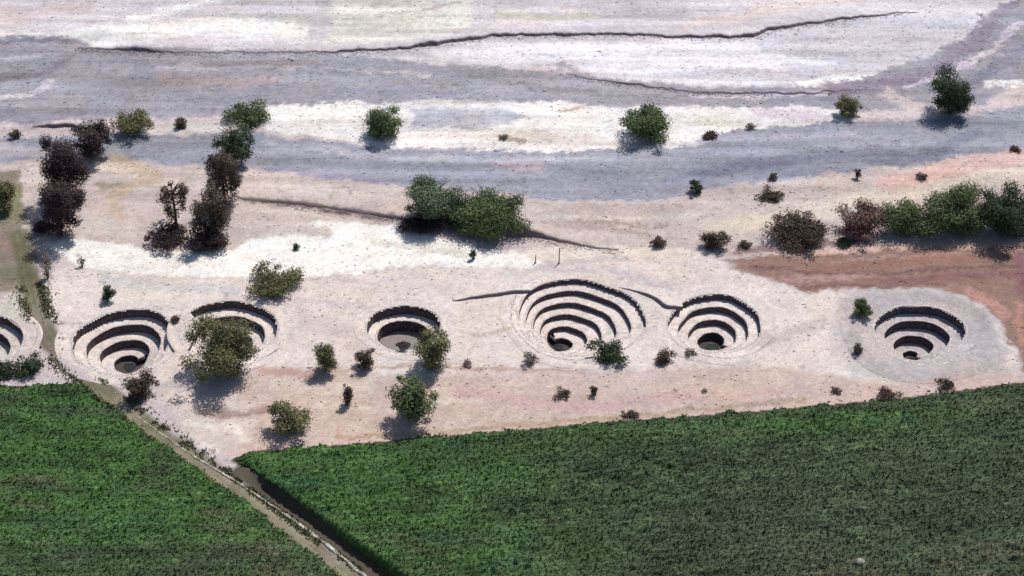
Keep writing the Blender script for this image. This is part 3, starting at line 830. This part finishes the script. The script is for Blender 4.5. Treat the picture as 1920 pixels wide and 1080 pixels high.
GR = 'shrubs and trees by the dry river'; GW = 'shrubs among the spiral wells'; GB = 'trees and shrubs in the band behind the wells'; GN = 'small shrubs on the near bank'
PL = [
 # far row
 ('shrub', 712, 226, 84, 66, 'green', 'round dark bush alone on the white sand island, left of the centre', GR, {}),
 ('shrub', 1220, 233, 106, 72, 'green', 'broad round green bush at the right end of the white sand island', GR, {}),
 ('shrub', 1592, 199, 52, 42, 'olive', 'small light green bush on the grey gravel of the upper right', GR, {}),
 ('tree', 1778, 174, 92, 84, 'dark', 'large dark round tree standing on the gravel bar at upper right', GR, {}),
 ('shrub', 1333, 253, 40, 13, 'brown', 'flat dark scrub patch just right of the broad round green bush', GR, {'sparse': .35}),
 ('shrub', 1408, 236, 20, 14, 'grey', 'tiny faded shrub right of the flat scrub patch on pale sand', GR, {'sparse': .4}),
 ('shrub', 32, 252, 26, 18, 'brown', 'tiny brown shrub near the left edge on grey gravel', GR, {'sparse': .3}),
 ('shrub', 340, 230, 34, 22, 'brown', 'small brown shrub between the ragged olive tree and flat topped green tree', GR, {'sparse': .3}),
 ('shrub', 1307, 352, 32, 26, 'dark', 'small near black shrub on the blue grey gravel edge', GR, {}),
 ('shrub', 1440, 366, 54, 22, 'brown', 'flat brown scrub on cream sand right of the near black shrub', GR, {'sparse': .35}),
 ('shrub', 1450, 332, 26, 14, 'brown', 'tiny brown shrub just above the flat brown scrub', GR, {'sparse': .3}),
 ('shrub', 1607, 325, 16, 20, 'brown', 'tiny upright brown shrub on the gravel edge above the rust coloured shrub', GR, {'sparse': .3}),
 ('shrub', 1730, 331, 24, 16, 'brown', 'tiny brown shrub above the bright green tree of the right row', GR, {'sparse': .3}),
 ('shrub', 1902, 278, 28, 16, 'rust', 'tiny rusty shrub at the right edge on the pink sand', GR, {'sparse': .3}),
 ('shrub', 945, 258, 22, 12, 'grey', 'tiny faded shrub in the middle of the white sand island', GR, {'sparse': .4}),
 # left dark trees
 ('tree', 114, 384, 100, 116, 'dusk', 'nearest of three nearly black trees in a line at far left, lowest in view', GB, {'sparse': .08}),
 ('tree', 130, 312, 92, 122, 'dusk', 'nearly black tree at far left, middle one of three in a line', GB, {'sparse': .15}),
 ('tree', 170, 262, 88, 76, 'dusk', 'farthest of three dark trees in a line at far left, beside the ragged olive tree', GB, {'sparse': .3}),
 ('tree', 250, 226, 76, 56, 'olive', 'olive tree with ragged crown right of the three nearly black trees', GB, {'sparse': .28}),
 ('tree', 406, 394, 84, 104, 'brown', 'thin brown tree on beige sand, nearest one of three below the flat topped green tree', GB, {'sparse': .28}),
 ('tree', 422, 330, 86, 106, 'brown', 'thin brown tree, middle one of three below the flat topped green tree', GB, {'sparse': .36}),
 ('tree', 440, 270, 78, 82, 'dark', 'grey green thin tree just below the flat topped green tree', GB, {'sparse': .34}),
 ('tree', 465, 214, 84, 46, 'green', 'flat topped green tree behind three thin trees in a line', GB, {'sparse': .22}),
 ('tree', 330, 375, 74, 84, 'brown', 'open twiggy brown tree left of the line of thin brown trees', GB, {'sparse': .42, 'z0f': .08}),
 ('shrub', 318, 444, 84, 44, 'dusk', 'dark low foliage standing in for the shadow below the open twiggy brown tree', GB, {'sparse': .15}),  # added leaf clump, stands in for the tree's cast shadow
 ('shrub', 388, 446, 86, 56, 'dusk', 'dark violet foliage added as shadow at the foot of the nearest thin brown tree', GB, {'sparse': .1}),  # added clump, darkens the ground like the tree's shadow
 ('shrub', 82, 424, 44, 30, 'dusk', 'dark low foliage shaped as the shadow at the left foot of the nearly black trees', GB, {'sparse': .1}),  # added clump in place of the trees' shadow at their base
 ('shrub', 8, 365, 60, 64, 'olive', 'olive shrub cut by the left edge on brown soil', GB, {'sparse': .25}),
 # middle pair
 ('tree', 812, 374, 118, 90, 'pale', 'greyish green tree, left one of the pair on the embankment', GB, {'dens': 1.1}),
 ('tree', 926, 392, 150, 96, 'green', 'bright green broad tree, right one of the pair on the embankment', GB, {'dens': 1.1}),
 ('shrub', 790, 416, 96, 30, 'dusk', 'low dark foliage in place of the shadow under the greyish green tree', GB, {}),  # added clump, imitates the shade beneath the crown
 ('shrub', 868, 418, 70, 34, 'dark', 'low dark green foliage added as shade in the gap between the embankment pair', GB, {}),  # added clump, carries the dark shade along the base of the pair
 # right row
 ('shrub', 1232, 452, 32, 24, 'brown', 'small brown shrub at the left end of the right hand row', GB, {'sparse': .3}),
 ('shrub', 1340, 449, 50, 40, 'brown', 'rounded brown shrub left of the long purple brown thicket', GB, {'sparse': .2}),
 ('shrub', 1395, 458, 34, 14, 'brown', 'low brown scrub between rounded brown shrub and purple brown thicket', GB, {'sparse': .3}),
 ('shrub', 1504, 432, 126, 64, 'brown', 'wide purple brown thicket at the rusty clay edge', GB, {'sparse': .22}),
 ('shrub', 1580, 452, 34, 22, 'dark', 'small near black shrub between brown thicket and rust coloured shrub', GB, {}),
 ('shrub', 1618, 414, 104, 72, 'rust', 'rust coloured open shrub left of the green trees on the right', GB, {'sparse': .36}),
 ('tree', 1700, 408, 112, 76, 'green', 'smallest of three green trees in the right hand row', GB, {}),
 ('tree', 1792, 395, 132, 96, 'green', 'middle tree of the right hand row with bright green crown', GB, {'dens': 1.1}),
 ('tree', 1888, 390, 122, 106, 'dark', 'dark green tree at the right edge ending the row', GB, {'dens': 1.1}),
 # around the wells
 ('shrub', 508, 526, 106, 56, 'olive', 'bright olive sprawling bush behind the half hidden spiral well', GW, {}),
 ('shrub', 202, 549, 30, 32, 'dark', 'small black green shrub behind the four-ringed well', GW, {}),
 ('shrub', 412, 655, 142, 124, 'olive', 'biggest olive bush, in front of the half hidden spiral well', GW, {'sparse': .2}),
 ('shrub', 58, 684, 68, 42, 'dark', 'dark shrub beside the track at left, right one of two', GW, {'sparse': .15}),
 ('shrub', 5, 692, 64, 42, 'dark', 'dark shrub cut by the left edge above the crop', GW, {'sparse': .15}),
 ('shrub', 265, 722, 66, 58, 'brown', 'brown green shrub at the track bend below the four-ringed well', GW, {'sparse': .12}),
 ('shrub', 611, 668, 50, 56, 'olive', 'upright dark olive shrub, left one of two left of the small well', GW, {}),
 ('shrub', 685, 671, 46, 44, 'brown', 'brownish shrub, right one of two left of the small well', GW, {}),
 ('shrub', 812, 656, 80, 78, 'olive', 'olive bush overlapping the right front of the small spiral well', GW, {}),
 ('shrub', 775, 744, 88, 88, 'green', 'big round dark bush in front of the small spiral well', GW, {}),
 ('shrub', 541, 785, 84, 68, 'olive', 'airy olive bush at the edge of the right crop field', GW, {'sparse': .25}),
 ('shrub', 651, 740, 30, 40, 'brown', 'small brown shrub between the airy bush and big round dark bush', GW, {'sparse': .3}),
 ('shrub', 1136, 662, 76, 42, 'dark', 'wide dark shrub at the right foot of the largest spiral well', GW, {}),
 ('shrub', 1246, 669, 38, 30, 'brown', 'small dark brown shrub between the largest well and the next one right', GW, {}),
 ('shrub', 1294, 661, 28, 12, 'grey', 'faded scrub at the near rim of the well right of the largest', GW, {'sparse': .35}),
 ('shrub', 996, 672, 36, 28, 'grey', 'grey brown scraggly shrub below the left side of the largest well', GW, {'sparse': .4}),
 ('shrub', 875, 681, 26, 10, 'grey', 'faint tiny shrub right of the olive bush by the small well', GW, {'sparse': .4}),
 ('shrub', 1613, 576, 44, 40, 'green', 'dark green shrub at the upper left of the gravel mound well', GW, {}),
 ('shrub', 1608, 655, 26, 22, 'brown', 'small brown shrub left of the gravel mound well', GW, {}),
 ('shrub', 555, 462, 18, 14, 'dark', 'tiny dark shrub alone on the white sand strip', GB, {}),
 ('shrub', 887, 477, 14, 18, 'dark', 'tiny dark shrub below the right tree of the embankment pair', GB, {}),
 ('shrub', 90, 498, 30, 46, 'grey', 'faded brown scrub beside the track top at far left', GB, {'sparse': .5, 'dens': .6}),
 ('shrub', 155, 490, 18, 20, 'grey', 'tiny faded scrub right of the track top', GB, {'sparse': .5, 'dens': .6}),
 ('shrub', 330, 597, 22, 16, 'brown', 'tiny brown shrub between the four-ringed and half hidden wells', GW, {'sparse': .3}),
 # near bank
 ('shrub', 1055, 737, 38, 15, 'brown', 'flat brown scrub on pink soil below the largest well', GN, {'sparse': .3}),
 ('shrub', 1113, 731, 18, 20, 'brown', 'tiny upright shrub right of the flat brown scrub on pink soil', GN, {'sparse': .2}),
 ('shrub', 1182, 776, 34, 18, 'brown', 'dark brown scrub at the crop edge below the largest well', GN, {'sparse': .15}),
 ('shrub', 1567, 732, 22, 16, 'rust', 'tiny reddish shrub by the crop edge left of the gravel mound', GN, {'sparse': .3}),
 ('shrub', 1665, 740, 46, 12, 'brown', 'low brown scrub on the crop edge below the gravel mound', GN, {'sparse': .25}),
 ('shrub', 1775, 721, 44, 15, 'brown', 'low dark scrub at the foot of the gravel mound on its right', GN, {'sparse': .3}),
 ('shrub', 1322, 732, 16, 10, 'grey', 'tiny faded shrub alone on pink soil, right of and below the largest well', GN, {'sparse': .4}),
 ('shrub', 755, 646, 26, 11, 'brown', 'tiny brown shrub on the near rim of the small spiral well', GW, {'sparse': .2}),
]
for kind, cx, cy, w, h, tone, label, grp, kw in PL:
    plant(kind, cx, cy, w, h, tone, label, grp, **kw)

# thin wooden posts on the white sand
def post(px, py, H, label):
    x, y = ground_at(px, py)
    z = float(terrain(np.array([x]), np.array([y]))[0])
    v, f = join([tube([(x, y, z - .2), (x + .02, y, z + H * .5), (x + .05, y, z + H)], .10, .075, 8),
                 tube([(x - .14, y - .05, z), (x, y - .02, z + .10), (x + .14, y, z)], .14, .05, 6)])
    o = mk('wooden_post', v, f, M_bark); T(o, label, 'post', 'posts on the white sand')
post(1048, 494, 3.0, 'thin tall wooden post on white sand behind the largest well')
post(1004, 493, 1.5, 'short wooden post left of the taller one on white sand')
# pale boulder lying in the crop
def boulder(px, py, s, label):
    x, y = ground_at(px, py); g = np.random.default_rng(5)
    th = np.linspace(0, 2 * math.pi, 15)[:-1]; rows = []
    for k, f in enumerate(np.linspace(-.6, 1, 8)):
        r = math.sqrt(max(0.02, 1 - f * f)) * s * (1 + .12 * g.normal(size=14)) ; rows.append(np.stack([x + r * np.cos(th), y + r * .8 * np.sin(th), .25 + (f + .5) * s + 0 * th], -1))
    V = np.stack(rows, 0); Fc = grid_faces(8, 14, True)
    n = len(Fc); V = V.reshape(-1, 3); V = np.concatenate([V, [[x, y, .25 + 1.52 * s]]])
    k = np.arange(14); top = np.stack([7 * 14 + k, 7 * 14 + (k + 1) % 14, np.full(14, 112), np.full(14, 112)], -1)
    tri = np.concatenate([np.concatenate([Fc[:, [0, 1, 2]], Fc[:, [0, 2, 3]]]), top[:, :3]])
    o = mk('boulder', V, tri, M_kerb, smooth=False); T(o, label, 'boulder')
boulder(1610, 1062, .75, 'pale boulder in the dark crop near the bottom edge')

# ------------------------------------------------------------------ light
SUN_EL, SUN_AZ = 59.0, 33.0            # azimuth measured from straight ahead (+Y) towards the right
w = bpy.data.worlds.new('World'); scene.world = w; w.use_nodes = True
nt = w.node_tree; bg = nt.nodes['Background']; sky = nt.nodes.new('ShaderNodeTexSky')
sky.sky_type = 'NISHITA'; sky.sun_disc = False; sky.sun_elevation = R(SUN_EL); sky.sun_rotation = R(SUN_AZ)
sky.altitude = 600; sky.dust_density = 2.0
nt.links.new(sky.outputs[0], bg.inputs[0]); bg.inputs[1].default_value = .09
sd = bpy.data.lights.new('sun', 'SUN'); sd.energy = 4.2; sd.angle = R(.5); sd.color = (1, .95, .90)
so = bpy.data.objects.new('sun', sd); COL.objects.link(so)
d = Vector((math.sin(R(SUN_AZ)) * math.cos(R(SUN_EL)), math.cos(R(SUN_AZ)) * math.cos(R(SUN_EL)), math.sin(R(SUN_EL))))
so.rotation_euler = d.to_track_quat('Z', 'Y').to_euler(); so.location = (0, 0, 80)
vs = scene.view_settings; vs.view_transform = 'Standard'; vs.look = 'None'; vs.gamma = 1; vs.exposure = 0.22
